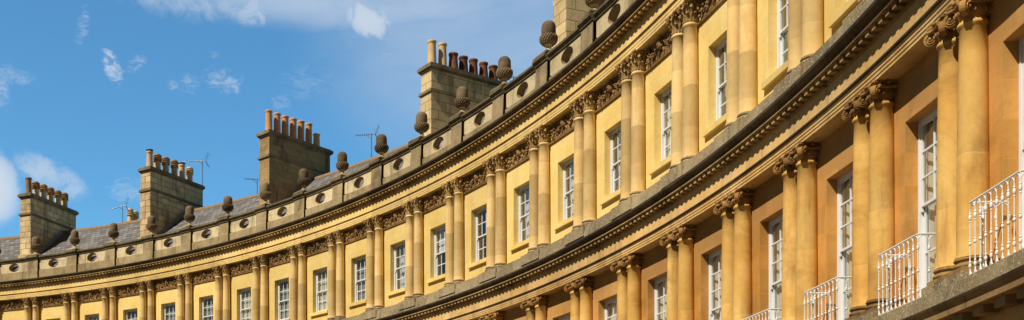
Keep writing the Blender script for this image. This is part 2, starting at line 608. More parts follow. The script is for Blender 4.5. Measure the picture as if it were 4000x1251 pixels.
# --- sash windows
def window_meshes(w, h, rows_top, rows_bot, rev, h_top):
    wm = M['white']
    fr = MB()
    x = w / 2
    fw = .058
    y0, y1 = rev, rev + .12
    fr.box(-x, -x + fw, y0, y1, 0, h, wm)
    fr.box(x - fw, x, y0, y1, 0, h, wm)
    fr.box(-x + fw, x - fw, y0, y1, h - fw, h, wm)
    fr.box(-x + fw, x - fw, y0 - .02, y1, 0, .06, wm)

    def sash(z0, z1, ya, yb, nrow, horns):
        s = MB()
        xi = x - fw - .002
        st = .042
        s.box(-xi, -xi + st, ya, yb, z0, z1, wm)
        s.box(xi - st, xi, ya, yb, z0, z1, wm)
        s.box(-xi + st, xi - st, ya, yb, z0, z0 + st + (.02 if not horns else 0), wm)
        s.box(-xi + st, xi - st, ya, yb, z1 - st, z1, wm)
        if horns:
            for sg in (-1, 1):
                xa = sg * (xi - st / 2)
                s.box(xa - st / 2, xa + st / 2, ya, yb - .008, z0 - .075, z0, wm)
        iw = 2 * (xi - st)
        for c in (1, 2):
            xc = -xi + st + iw * c / 3
            s.box(xc - .013, xc + .013, ya + .006, yb - .006, z0 + st, z1 - st, wm)
        for r in range(1, nrow):
            zc = z0 + st + (z1 - z0 - 2 * st) * r / nrow
            s.box(-xi + st, xi - st, ya + .004, yb - .004, zc - .014, zc + .014, wm)
        g = MB()
        ym = (ya + yb) / 2
        g.face([(-xi + st, ym, z0 + st), (xi - st, ym, z0 + st), (xi - st, ym, z1 - st), (-xi + st, ym, z1 - st)], M['glass'])
        return s, g
    zm = h - h_top
    us, ug = sash(zm - .02, h - fw, rev + .015, rev + .055, rows_top, True)
    ls, lg = sash(.06, zm + .025, rev + .062, rev + .10, rows_bot, False)
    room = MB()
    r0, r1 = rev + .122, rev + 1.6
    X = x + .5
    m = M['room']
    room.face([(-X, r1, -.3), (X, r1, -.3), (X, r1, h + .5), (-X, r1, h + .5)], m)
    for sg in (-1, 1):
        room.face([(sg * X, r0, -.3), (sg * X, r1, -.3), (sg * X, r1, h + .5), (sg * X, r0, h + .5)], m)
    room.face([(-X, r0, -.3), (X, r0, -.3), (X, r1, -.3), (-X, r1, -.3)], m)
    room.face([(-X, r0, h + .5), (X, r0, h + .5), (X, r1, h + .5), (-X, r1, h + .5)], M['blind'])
    return dict(frame=keep(fr, 'window'), us=keep(us, 'sash'), ls=keep(ls, 'sash'), ug=keep(ug, 'glass'), lg=keep(lg, 'glass'), room=keep(room, 'room_lining'))


def curtain(w, h, rev, cover, m, name):
    mb = MB()
    x = w / 2 + .08
    cover += .10
    for sg in (-1, 1):
        n = 22
        rows = []
        for z in (.02, h * .5, h - .05):
            row = []
            for i in range(n + 1):
                f = i / n
                row.append((sg * (x - cover * f), rev + .26 + .035 * math.sin(f * n * 1.15) + .01 * math.sin(z * 3 + i), z))
            rows.append(row)
        mb.grid(rows, m, None, True)
    return keep(mb, name)


def blind(w, h, rev, drop):
    mb = MB()
    x = w / 2 - .07
    mb.face([(-x, rev + .16, h - drop), (x, rev + .16, h - drop), (x, rev + .16, h - .03), (-x, rev + .16, h - .03)], M['blind'])
    mb.box(-x, x, rev + .15, rev + .17, h - drop - .025, h - drop, M['blind'])
    return keep(mb, 'blind')


W_U, HT_U, Z_U = 1.10, 1.98, 9.14
W_L, HT_L, Z_L = 1.34, 2.93, 3.24
REV = .19
WU = window_meshes(W_U, HT_U, 2, 2, REV, 1.0)
WL = window_meshes(W_L, HT_L, 3, 2, REV, 1.36)
DR_U = [None, curtain(W_U, HT_U, REV, .24, M['curtain'], 'curtain'), curtain(W_U, HT_U, REV, .40, M['blind'], 'curtain'),
        blind(W_U, HT_U, REV, .45), blind(W_U, HT_U, REV, .95)]


def shutters(w, h, rev, left, m_left, m_right):
    """folded cream curtain on the left, white panelled shutters across the rest, close behind the glass"""
    mb = MB()
    x = w / 2 + .12
    y = rev + .128
    left += .15
    rows = []
    for z in (.02, h - .06):
        rows.append([(-x + left * i / 14, y + .03 + .022 * math.sin(i * 1.5), z) for i in range(15)])
    mb.grid(rows, m_left, None, True)
    xa = -x + left
    n = 3
    for i in range(n):
        a, b = xa + (x - xa) * i / n, xa + (x - xa) * (i + 1) / n - .012
        for z0, z1 in ((.03, h * .42), (h * .44, h - .08)):
            mb.box(a, b, y + .02, y + .04, z0, z1, m_right)
            mb.box(a + .05, b - .05, y + .008, y + .0195, z0 + .08, z1 - .08, m_right)
    return keep(mb, 'curtain')


def net(w, h, rev, m):
    mb = MB()
    x = w / 2 + .10
    rows = []
    for z in (.02, h * .5, h - .05):
        rows.append([(-x + 2 * x * i / 40, rev + .15 + .014 * math.sin(i * 1.3), z) for i in range(41)])
    mb.grid(rows, m, None, True)
    return keep(mb, 'curtain')


DR_L = [shutters(W_L, HT_L, REV, .40, M['curtain'], M['blind']), shutters(W_L, HT_L, REV, .62, M['curtain'], M['blind']), shutters(W_L, HT_L, REV, .25, M['curtain'], M['blind'])]
DR_U += [net(W_U, HT_U, REV, M['voile']), shutters(W_U, HT_U, REV, .45, M['curtain'], M['voile']), net(W_U, HT_U, REV, M['curtain'])]
DR_X = [curtain(W_L, HT_L, REV, .42, M['curtain'], 'curtain'), curtain(W_L, HT_L, REV, .55, M['blind'], 'curtain'), curtain(W_L, HT_L, REV, .5, M['curtain'], 'curtain')]
_s = MB()
_s.box(-W_U / 2 - .13, W_U / 2 + .13, -.10, .0, -.15, -.012, M['wall_up'])
_s.box(-W_U / 2 + .002, W_U / 2 - .002, .0, REV + .02, -.11, -.004, M['wall_up'])
ME_SILL = keep(_s, 'sill')
_s = MB()
_s.box(-W_L / 2 + .002, W_L / 2 - .002, -.02, REV + .02, -.12, -.004, M['carved'])
ME_SILL_L = keep(_s, 'sill')


# --- carved garlands and mask between the upper capitals (bay frame: x along the wall, y outwards)
def swag(seed):
    random.seed(seed)
    mb = MB()
    m = M['carved']
    L = .5 * BAY - .62
    for sg in (-1, 1):
        # heavy knot beside each capital, then a drooping garland to the middle
        for i in range(20):
            mb.blob((sg * (L - random.uniform(.0, .26)), -.035 - random.uniform(0, .10), .30 + random.uniform(-.25, .16)), random.uniform(.022, .045), random.uniform(.025, .05), random.uniform(.022, .055), m, 5, None, .3)
        n = 15
        for i in range(n):
            f = i / (n - 1)
            x = sg * (L - .2 - (L - .38) * f)
            z = .40 - .24 * math.sin(PI * f)
            for q in range(3):
                mb.blob((x + random.uniform(-.03, .03), -.04 - random.uniform(0, .08), z + random.uniform(-.07, .07)), random.uniform(.02, .038), random.uniform(.025, .045), random.uniform(.02, .038), m, 5, None, .3)
        # ribbon ends
        mb.tube([(sg * .22, -.04, .40), (sg * .25, -.07, .28), (sg * .21, -.05, .17), (sg * .26, -.06, .06)], [.02, .03, .025, .015], m, 5)
    # mask: head, hair, brow, nose, chin and shoulders of drapery
    mb.blob((0, -.09, .30), .085, .10, .13, m, 9)
    mb.blob((0, -.195, .285), .018, .02, .04, m, 5)
    mb.blob((0, -.17, .215), .035, .03, .025, m, 5)
    for sg in (-1, 1):
        mb.blob((sg * .035, -.175, .325), .022, .014, .012, m, 5)
        for i in range(7):
            a = .2 + i * .38
            mb.blob((sg * .105 * math.sin(a), -.08 - .03 * (i % 2), .31 + .15 * math.cos(a)), .034, .04, .034, m, 5, None, .25)
        mb.tube([(sg * .09, -.06, .18), (sg * .15, -.06, .10), (sg * .13, -.05, .02)], [.035, .045, .02], m, 6)
    # plain backing slab that carries the carving
    mb.box(-L - .02, L + .02, -.05, .004, .012, .525, m)
    return keep(mb, 'carved_frieze')


ME_SWAG = [swag(s) for s in (1, 2, 3)]


# --- white cast-iron balcony guard (window frame: x along the wall, y outwards, front at -dep)
def railing():
    mb = MB()
    m = M['iron']
    hw, dep, top, cx = .665, .46, 1.0, .10
    path = [(cx - hw, .02), (cx - hw, -dep), (cx + hw, -dep), (cx + hw, .02)]

    def bar(a, b, z, r):
        mb.tube([(a[0], a[1], z), (b[0], b[1], z)], r, m, 6)
    for a, b in zip(path[:-1], path[1:]):
        bar(a, b, top, .014)
        bar(a, b, .03, .013)
        ln = math.hypot(b[0] - a[0], b[1] - a[1])
        n = max(3, round(ln / .15))
        for i in range(n + 1):
            if i == n and b != path[-1]:
                continue
            f = i / n
            x, y = a[0] + (b[0] - a[0]) * f, a[1] + (b[1] - a[1]) * f
            mb.tube([(x, y, .03), (x, y, top - .06)], .0085, m, 6)
            for zk, rk, hk in ((.80, .021, .045), (.85, .016, .018), (.745, .014, .016), (.46, .020, .028), (.50, .014, .014), (.17, .020, .036), (.22, .015, .018)):
                mb.blob((x, y, zk), rk, rk, hk, m, 6)
        for i in range(n):
            f0, f1 = i / n, (i + 1) / n
            up, dn = [], []
            for q in range(9):
                g = q / 8
                f = f0 + (f1 - f0) * (.5 - .5 * math.cos(PI * g))
                x, y = a[0] + (b[0] - a[0]) * f, a[1] + (b[1] - a[1]) * f
                up.append((x, y, .885 + .10 * math.sin(PI * g)))
                dn.append((x, y, .145 - .10 * math.sin(PI * g)))
            mb.tube(up, .0075, m, 5)
            mb.tube(dn, .0075, m, 5)
    return keep(mb, 'balcony')


ME_RAIL = railing()


# --- chimney pots
def pot(kind):
    mb = MB()
    if kind in ('tall', 'short', 'rustpot', 'creampot', 'yellow', 'plain', 'capped'):
        mat = {'tall': 'terracotta', 'short': 'buff', 'rustpot': 'rust', 'creampot': 'buff', 'yellow': 'buff', 'plain': 'sand', 'capped': 'buff'}[kind]
        m = M[mat]
        h = {'tall': 1.16, 'short': .78, 'rustpot': .80, 'creampot': 1.12, 'yellow': .78, 'plain': .98, 'capped': .92}[kind]
        rb, rt = .185, .15
        if kind == 'rustpot':
            rb, rt = .205, .155
        mb.lathe([(rb + .01, -.05), (rb, .05), (rb - .003, .1), (rt + .008, h - .13), (rt + .01, h - .12), (rt + .035, h - .09),
                  (rt + .04, h - .02), (rt + .03, h), (rt - .01, h), (rt - .02, h - .25)], m, 20, cap=False)
        mb.face([((rt - .02) * math.cos(2 * PI * i / 16), (rt - .02) * math.sin(2 * PI * i / 16), h - .25) for i in range(16)], M['soot'])
        if kind == 'capped':
            for i in range(4):
                a = PI / 4 + i * PI / 2
                mb.tube([(.13 * math.cos(a), .13 * math.sin(a), h - .05), (.13 * math.cos(a), .13 * math.sin(a), h + .09)], .012, M['lead'], 5)
            mb.lathe([(.205, h + .08), (.205, h + .10), (.02, h + .17)], M['lead'], 16)
    else:                                       # ribbed 'beehive' pot
        m = M['sand'] if kind == 'ribbed' else M['buff']
        h = .98
        mb.lathe([(.178, -.05), (.171, .1), (.168, .53)], M['buff'], 20, cap=False)
        pr = []
        for i in range(4):
            z = .52 + i * .105
            pr += [(.17, z), (.222, z + .02), (.225, z + .055), (.175, z + .075), (.16, z + .1)]
        pr += [(.17, .95), (.15, h), (.10, h), (.085, .8)]
        mb.lathe(pr, m, 20, cap=False)
        mb.face([(.085 * math.cos(2 * PI * i / 12), .085 * math.sin(2 * PI * i / 12), .8) for i in range(12)], M['soot'])
    return keep(mb, 'chimney_pot')


ME_POT = {k: pot(k) for k in ('tall', 'short', 'rustpot', 'creampot', 'yellow', 'plain', 'capped', 'ribbed', 'ribbed_buff')}

# ------------------------------------------------------------------ curved parts shared by houses of the same width
LOW_ENT = [(.34, 0), (-.195, 0), (-.195, .055), (-.207, .057), (-.207, .115), (-.219, .117), (-.219, .175), (-.235, .185), (-.262, .215), (-.268, .24), (-.205, .245), (-.205, .62),
           (-.24, .65), (-.24, .735), (-.265, .76), (-.42, .77), (-.42, .80), (-.412, .802), (-.412, .85), (-.445, .862), (-.51, .91), (-.525, .945), (-.525, .96), (-.30, 1.0)]
e, b, k = M['ent_low'], M['bed_low'], M['crown']
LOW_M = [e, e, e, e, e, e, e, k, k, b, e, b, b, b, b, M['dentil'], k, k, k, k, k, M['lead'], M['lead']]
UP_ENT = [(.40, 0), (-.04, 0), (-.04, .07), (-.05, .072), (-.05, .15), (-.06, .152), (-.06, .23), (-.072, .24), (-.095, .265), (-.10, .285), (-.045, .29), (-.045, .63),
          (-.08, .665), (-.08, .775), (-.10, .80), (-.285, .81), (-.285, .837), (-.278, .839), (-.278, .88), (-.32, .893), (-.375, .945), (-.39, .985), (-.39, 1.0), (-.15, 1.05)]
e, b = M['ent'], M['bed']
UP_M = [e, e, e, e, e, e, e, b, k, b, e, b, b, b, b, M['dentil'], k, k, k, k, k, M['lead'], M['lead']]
GR_ENT = [(.12, -1.30), (-.20, -1.30), (-.20, -1.0), (-.24, -.98), (-.24, -.93), (-.20, -.92), (-.20, -.52), (-.25, -.48), (-.25, -.46),
          (-.55, -.45), (-.55, -.36), (-.60, -.30), (-.61, -.27), (-.50, -.245)]
GR_M = [M['ent_low']] * 6 + [M['bed_low']] * 5 + [M['crown'], M['lead']]


def dentils(mb, s0, s1, r0, r1, h0, h1, m, pitch=12, width=.56, side=None):
    n = round((s1 - s0) * pitch)
    for i in range(n):
        a = s0 + (i + .5 - width / 2) / pitch
        pbox(mb, a, a + width / pitch, r0, r1, h0, h1, m, side)


def swept(nb):
    s0, s1 = -nb / 2, nb / 2
    out = {}
    # ground storey wall, plain, below the picture
    g = MB()
    sweep(g, [(.12, -EYE), (.12, H_GB - 1.30)], s0, s1, M['wall_low'])
    out['ground_storey_wall'] = g
    ge = MB()
    sweep(ge, [(r, h + H_GB) for r, h in GR_ENT], s0, s1, GR_M)
    dentils(ge, s0, s1, -.46, -.26, H_GB - .56, H_GB - .455, M['dentil'], 5, .5, M['bed_low'])
    sweep(ge, [(-.44, H_GB - .28), (-.44, H_GB), (RW_L, H_GB + .005)], s0, s1, M['block'])
    for j in range(nb + 1):
        a = max(s0, s0 + j - .205)
        b_ = min(s1, s0 + j + .205)
        sweep(ge, [(-.30, H_GB + .002), (-.30, H_LB), (RW_L, H_LB)], a, b_, M['block'], True)
    out['ground_cornice'] = ge
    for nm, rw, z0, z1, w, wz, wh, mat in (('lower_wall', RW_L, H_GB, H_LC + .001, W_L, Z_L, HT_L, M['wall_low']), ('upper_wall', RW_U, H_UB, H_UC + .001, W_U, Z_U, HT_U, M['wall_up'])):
        mb = MB()
        for j in range(nb):
            c = s0 + j + .5
            d = w / 2 / BAY
            lo = [(s0 + j, c - d), (c - d, c + d), (c + d, s0 + j + 1)]
            sweep(mb, [(rw, z0), (rw, z1)], *lo[0], mat, per_bay=6)
            sweep(mb, [(rw, z0), (rw, z1)], *lo[2], mat, per_bay=6)
            sweep(mb, [(rw, z0), (rw, wz)], *lo[1], mat, per_bay=1)
            sweep(mb, [(rw, wz + wh), (rw, z1)], *lo[1], mat, per_bay=1)
            for s in (c - d, c + d):
                q = [P(s, rw, wz), P(s, rw + REV + .14, wz), P(s, rw + REV + .14, wz + wh), P(s, rw, wz + wh)]
                mb.face(q if s < c else q[::-1], mat, [(0, p[2]) if i in (0, 3) else (.33, p[2]) for i, p in enumerate(q)])
            q = [P(c - d, rw, wz + wh), P(c + d, rw, wz + wh), P(c + d, rw + REV + .14, wz + wh), P(c - d, rw + REV + .14, wz + wh)]
            mb.face(q[::-1], mat)
            q = [P(c - d, rw, wz - .13), P(c + d, rw, wz - .13), P(c + d, rw + REV + .14, wz - .13), P(c - d, rw + REV + .14, wz - .13)]
        out[nm] = mb
    le = MB()
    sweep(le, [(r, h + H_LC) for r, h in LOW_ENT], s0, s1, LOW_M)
    dentils(le, s0, s1, -.375, -.235, H_LC + .675, H_LC + .762, M['dentil'], 12, .50, M['bed_low'])
    sweep(le, [(-.22, H_LC + .90), (-.22, H_UB - .16), (-.195, H_UB - .15), (-.195, H_UB - .005), (RW_U, H_UB)], s0, s1, M['block'])
    for j in range(nb + 1):
        a = max(s0, s0 + j - .205)
        b_ = min(s1, s0 + j + .205)
        sweep(le, [(-.255, H_UB - .30), (-.255, H_UB + .004), (RW_U, H_UB + .004)], a, b_, M['block'], True)
    out['lower_entablature'] = le
    ue = MB()
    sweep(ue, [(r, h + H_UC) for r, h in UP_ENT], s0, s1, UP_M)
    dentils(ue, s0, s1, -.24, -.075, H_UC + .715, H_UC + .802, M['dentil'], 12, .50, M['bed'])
    # string course under the garlands
    sweep(ue, [(RW_U, H_UC - .60), (RW_U - .055, H_UC - .585), (RW_U - .065, H_UC - .545), (RW_U - .02, H_UC - .535), (RW_U, H_UC - .53)], s0, s1, M['carved'])
    out['upper_entablature'] = ue
    # parapet, shifted so that a whole pier stands over the party wall
    pa = MB()
    d = .13
    f0 = H_UC + .98
    rf, rb = .30, .60
    zt = H_COP - .26
    zp = H_UC + 1.64
    for j in range(nb):
        a, b_ = s0 + j - d, s0 + j + d
        c0, c1 = b_, s0 + j + 1 - d
        # pier
        sweep(pa, [(rf - .14, f0), (rf - .14, zp - .03), (rf - .105, zp), (rf - .105, zt)], a, b_, [M['parapet_dark']] * 3, True, 4)
        sweep(pa, [(rf - .105, zt), (rf - .15, zt + .03), (rf - .15, zt + .075), (rf - .185, zt + .10), (rf - .23, zt + .15), (rf - .23, zt + .225), (rf - .19, H_COP), (rb + .12, H_COP), (rb + .12, zt), (rb, zt)],
              a - .008, b_ + .008, M['coping'], True, 4)
        # plinth and coping of the open panel
        sweep(pa, [(rf - .045, f0), (rf - .045, zp - .03), (rf, zp)], c0, c1, M['parapet_dark'], False)
        sweep(pa, [(rf, zt), (rf - .045, zt + .03), (rf - .045, zt + .075), (rf - .08, zt + .10), (rf - .125, zt + .15), (rf - .125, zt + .225), (rf - .08, H_COP - .012), (rb + .10, H_COP - .012), (rb + .10, zt), (rb, zt)],
              c0 - .02, c1 + .02, M['coping'], False)
        sweep(pa, [(rb, zt), (rb, f0)], a, b_, M['parapet_dark'], False)
        sweep(pa, [(rb, zp), (rb, f0)], c0, c1, M['parapet_dark'], False)
        # panel with an oval opening
        cm = (c0 + c1) / 2
        hw, hz = (c1 - c0) / 2, (zt - zp) / 2
        zc = (zt + zp) / 2
        N = 40
        ow, oz = .385 / BAY, .245
        outer, inner = [], []
        for i in range(N):
            an = 2 * PI * (i + .5) / N
            ca, sa = math.cos(an), math.sin(an)
            kx = 1 / max(abs(ca), abs(sa))
            outer.append((cm + hw * ca * kx, zc + hz * sa * kx))
            inner.append((cm + ow * ca, zc + oz * sa))
        for i in range(N):
            q = (i + 1) % N
            for r, fl in ((rf, 1), (rb, -1)):
                pts = [P(*x) for x in ((outer[i][0], r, outer[i][1]), (outer[q][0], r, outer[q][1]), (inner[q][0], r, inner[q][1]), (inner[i][0], r, inner[i][1]))]
                pa.face(pts[::fl], M['panel'])
            pts = [P(inner[i][0], rf, inner[i][1]), P(inner[q][0], rf, inner[q][1]), P(inner[q][0], rb, inner[q][1]), P(inner[i][0], rb, inner[i][1])]
            pa.face(pts, M['parapet_dark'])
    out['parapet'] = pa
    ro = MB()
    sweep(ro, [(.60, 14.25), (1.0, 14.3)], s0, s1, M['gutter'], per_bay=4)
    sweep(ro, [(1.0, 14.3), (5.0, 17.58)], s0, s1, M['slate'], per_bay=4)
    sweep(ro, [(5.0, 17.58), (9.0, 14.3), (9.0, 8.0)], s0, s1, [M['slate'], M['panel']], per_bay=4)
    sweep(ro, [(4.86, 17.49), (4.90, 17.62), (5.0, 17.68), (5.1, 17.62), (5.14, 17.49)], s0, s1, M['ridge'], per_bay=12)
    out['roof'] = ro
    return {k_: keep(v, k_) for k_, v in out.items()}


SW = {3: swept(3), 4: swept(4)}


def chimney(parent, s, pots, mat, length=4.4, w=.78, top=19.5, y0=2.0, string=18.12, fillet=True, sec=True):
    """a radial stack on the party wall; origin at its front foot"""
    a = s * DT
    mb = MB()
    x = w / 2
    y1 = y0 + length
    O = EYE + 14.2
    z = lambda h: h + EYE - O
    m = M[mat]
    mb.box(-x, x, 0, length, 0, z(string), m)
    mb.box(-x - .09, x + .09, -.09, .35, 0, z(15.55), m)
    mb.box(-x - .075, x + .075, -.075, length + .075, z(string), z(string) + .06, M['stack_cap'])
    mb.box(-x - .045, x + .045, -.045, length + .045, z(string) + .06, z(string) + .13, M['stack_cap'])
    mb.box(-x + .02, x - .02, .02, length - .02, z(string) + .13, z(top) - .27, m)
    mb.box(-x - .05, x + .05, -.05, length + .05, z(top) - .27, z(top) - .20, M['stack_cap'])
    mb.box(-x - .11, x + .11, -.11, length + .11, z(top) - .20, z(top) - .06, M['stack_cap'])
    mb.box(-x - .04, x + .04, -.04, length + .04, z(top) - .06, z(top), M['stack_cap'])
    if fillet:
        for sg in (-1, 1):
            for (ya, ha), (yb, hb) in (((0, 15.15), (3.0, 17.62)),):
                q = [(sg * (x + .004), ya, z(ha) - .12), (sg * (x + .20), ya, z(ha) - .07), (sg * (x + .20), yb, z(hb) - .07), (sg * (x + .004), yb, z(hb) + .18), (sg * (x + .004), ya, z(ha) + .18)]
                mb.face([q[0], q[1], q[2], q[3], q[4]], M['flash'])
    o = mb.build('chimney_stack', parent, (P(s, y0, 0).x, P(s, y0, 0).y, O), -a)
    n = len(pots)
    for i, kd in enumerate(pots):
        yy = .32 + (length - 1.02 if length > 2 else length - .6) * i / max(1, n - 1)
        cp = link('chimney_pot', ME_POT[kd], o, (random.uniform(-.03, .03), yy, z(top)), random.uniform(0, 6))
        q = random.uniform(1.04, 1.12)
        cp.scale = (q, q, random.uniform(.97, 1.04))
    return o


GROUP = 'terraced houses of the curved crescent'
rnd = random.Random(5)


def house(k0, nb, label, stack=None, rail=(), rear=None):
    km = k0 + nb / 2
    t = T0 + km * DT
    c = W(km, 0)
    h = thing('terraced_house', label, 'house', (c.x, c.y, 0), -t, GROUP)
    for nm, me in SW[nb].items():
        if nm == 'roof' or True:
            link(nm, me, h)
    s0 = -nb / 2
    for j in range(nb + 1):
        s = s0 + j
        if j < nb:
            p = P(s, .46, H_COP)
            ac = link('acorn_finial', ME_NUT, h, p, -s * DT + rnd.uniform(-.08, .08))
            q = rnd.uniform(.96, 1.03)
            ac.scale = (q, q, rnd.uniform(.97, 1.03))
            ac.rotation_euler.y = rnd.uniform(-.02, .02)
            link('cup', ME_CUP, ac)
            link('pedestal', ME_PED, ac)
        for off in (-.105, .105):
            if (j == 0 and off < 0) or (j == nb and off > 0):
                continue
            a = s + off
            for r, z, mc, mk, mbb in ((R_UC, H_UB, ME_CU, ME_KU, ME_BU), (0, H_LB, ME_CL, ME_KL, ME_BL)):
                co = link('column', mc, h, P(a, r, z), -a * DT)
                link('capital', mk, co)
                link('base', mbb, co)
    for j in range(nb):
        s = s0 + j + .5
        a = s * DT
        link('carved_frieze', ME_SWAG[rnd.randrange(3)], h, P(s, RW_U - .005, H_UC - .53), -a)
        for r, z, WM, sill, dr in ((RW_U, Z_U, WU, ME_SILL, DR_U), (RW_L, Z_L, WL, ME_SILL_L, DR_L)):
            # the wall between the jambs is a chord, 3 mm in front of the arc
            wd = link('window', WM['frame'], h, P(s, r, z), -a)
            link('sash', WM['us'], wd)
            link('sash', WM['ls'], wd)
            link('glass', WM['ug'], wd)
            link('glass', WM['lg'], wd)
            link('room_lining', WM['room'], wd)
            link('sill', sill, wd)
            d = dr[rnd.randrange(len(dr))]
            if d:
                link(d.name.split('.')[0], d, wd)
        if (k0 + j) in rail:
            link('balcony', ME_RAIL, h, P(s, RW_L, H_GB + .006), -a)
    if stack:
        chimney(h, s0 + stack['off'], stack['pots'], stack['mat'], **stack.get('kw', {}))
    if rear:
        for r_ in rear:
            chimney(h, s0 + r_['off'], r_['pots'], r_['mat'], 1.15, .7, r_['top'], 8.2, r_['top'] - .9, False)
    return h


house(-4, 3, 'golden stone house at the far left edge, beyond the stack of sooty buff pots')
house(-1, 3, 'golden stone house under the leftmost stack, whose buff pots are mostly ribbed',
      dict(off=.29, pots=['plain', 'ribbed', 'ribbed', 'ribbed', 'ribbed', 'ribbed'], mat='stack_a', kw=dict(top=19.28, string=17.95)),
      rear=[dict(off=1.18, pots=['ribbed_buff', 'ribbed_buff'], mat='stack_b', top=18.65)])
house(2, 3, 'golden stone house under the stack with metal-capped and ribbed pots',
      dict(off=.31, pots=['capped', 'ribbed', 'ribbed', 'ribbed', 'capped', 'ribbed_buff'], mat='stack_a'))
house(5, 4, 'wider golden stone house under the brown stack with slim orange pots',
      dict(off=.35, pots=['tall', 'tall', 'tall', 'tall', 'tall', 'tall', 'yellow'], mat='stack_b'))
house(9, 3, 'golden stone house under the stack with two cream and five red-brown pots',
      dict(off=.36, pots=['creampot', 'creampot', 'rustpot', 'rustpot', 'rustpot', 'rustpot', 'rustpot'], mat='stack_c', kw=dict(top=18.98, string=17.75)))
house(12, 3, 'golden stone house under the pale stack cut off by the top edge',
      dict(off=.38, pots=['tall', 'tall', 'tall', 'tall', 'tall', 'tall'], mat='stack_c', kw=dict(w=.85)))
house(15, 3, 'golden stone house with one white balcony rail just cut by the bottom edge',
      dict(off=.38, pots=['short', 'short', 'short', 'short', 'short'], mat='stack_a'), rail=(15, 16, 17))
house(18, 3, 'nearest golden stone house at right, with large white balcony rails before tall windows',
      dict(off=.38, pots=['plain', 'plain', 'plain', 'plain', 'plain'], mat='stack_a'), rail=(18, 19, 20))
house(21, 3, 'golden stone house at the right edge, only its first columns in view', rail=(21,))


# ------------------------------------------------------------------ television aerials
def aerial(k, r, h0, h1, boom, azim, label, grid=True, tilt=0.0):
    c = W(k, r)
    mb = MB()
    m = M['alu']
    H = h1 - h0
    mb.tube([(0, 0, 0), (0, 0, H)], .022, m, 6)
    d = Vector((math.cos(azim), math.sin(azim), tilt)).normalized()
    sd = Vector((-d.y, d.x, 0)).normalized()
    o = Vector((0, 0, H - .06))
    mb.tube([o - d * .25, o + d * boom], .014, m, 5)
    n = int(boom / .11)
    for i in range(n):
        p = o + d * (.15 + (boom - .15) * i / (n - 1))
        mb.tube([p - sd * .15 - Vector((0, 0, .0)), p + sd * .15], .009, m, 4)
        mb.tube([p - Vector((0, 0, .05)), p + Vector((0, 0, .05))], .012, m, 4)
    if grid:
        for sg in (-1, 1):
            for i in range(6):
                q = o - d * (.2 - .035 * i * 0) + Vector((0, 0, sg * (.04 + .07 * i))) - d * (.035 * i)
                mb.tube([q - sd * .26, q + sd * .26], .008, m, 4)
            mb.tube([o - d * .2, o - d * .4 + Vector((0, 0, sg * .42))], .01, m, 4)
    mb.tube([o + d * .3, Vector((0, 0, H - .28))], .010, m, 4)
    ob = mb.build('tv_aerial', None, (c.x, c.y, h0 + EYE))
    ob['label'] = label
    ob['category'] = 'aerial'
    ob['group'] = 'television aerials on the roofs'


aerial(2.37, 6.6, 16.0, 21.15, 1.4, PI - .2, 'tall aerial on a mast at the right end of the metal-capped pots stack')
aerial(.61, 6.0, 16.5, 19.1, .95, PI - .1, 'small aerial standing on the ridge between the two leftmost stacks', True, -.25)
aerial(6.78, 5.3, 17.2, 19.05, .8, PI - .15, 'aerial with a grid reflector behind the acorns right of the orange pots')
aerial(4.0, 5.5, 17.0, 18.75, .7, PI - .1, 'faint aerial at the left side of the brown stack', False, .1)

aerial(10.05, 5.0, 17.4, 18.4, .6, PI - .1, 'small aerial just showing over the parapet right of the red-brown pots', False, -.1)

# ------------------------------------------------------------------ ground
def disc(name, r0, r1, z, m, n=160):
    mb = MB()
    rows = []
    for r in (r0, r1):
        rows.append([(r * math.sin(2 * PI * i / n), r * math.cos(2 * PI * i / n), 0) for i in range(n)])
    if r0 < .01:
        mb.face(rows[1][::-1], m)
    else:
        mb.grid(rows, m, None, False, True, True)
    o = mb.build(name, None, (CX, CY, z))
    o['kind'] = 'structure'
    return o, mb


mb = MB()
mb.face([(-3000, -3000, 0), (3000, -3000, 0), (3000, 3000, 0), (-3000, 3000, 0)], M['earth'])
o = mb.build('ground', None, (0, 0, -.03))
o['kind'] = 'structure'
disc('lawn', 0, 20, .004, M['grass'])
disc('road', 20, R - 7.0, 0, M['asphalt'])
mb = MB()
rows = [[(r * math.sin(2 * PI * i / 160), r * math.cos(2 * PI * i / 160), z) for i in range(160)] for r, z in ((R - 7, 0), (R - 7, .12), (R + .11, .13))]
mb.grid(rows, M['paving'], None, False, True, True)
o = mb.build('pavement', None, (CX, CY, 0))
o['kind'] = 'structure'

# ------------------------------------------------------------------ sun and sky
SUN_EL = math.radians(48.5)
sx, sy = -.79, -.613                                # horizontal direction towards the sun
d = Vector((sx * math.cos(SUN_EL), sy * math.cos(SUN_EL), math.sin(SUN_EL)))
sl = bpy.data.lights.new('sun', 'SUN')
sl.energy = 5.0
sl.angle = math.radians(.5)
sl.color = (1, .94, .82)
so = bpy.data.objects.new('sun', sl)
COL.objects.link(so)
so.rotation_euler = d.to_track_quat('Z', 'Y').to_euler()
so.location = (-30, -30, 60)

wd = bpy.data.worlds.new('World')
sc.world = wd
wd.use_nodes = True
nt = wd.node_tree
nt.nodes.clear()


def N(kind, **kw):
    x = nt.nodes.new(kind)
    for k_, v in kw.items():
        setattr(x, k_, v)
    return x


def mth(op, a, b_=0.0, c=None):
    x = N('ShaderNodeMath', operation=op)
    for i, v in enumerate((a, b_, c)):
        if v is None:
            continue
        if hasattr(v, 'is_linked'):
            nt.links.new(v, x.inputs[i])
        else:
            x.inputs[i].default_value = v
    return x.outputs[0]


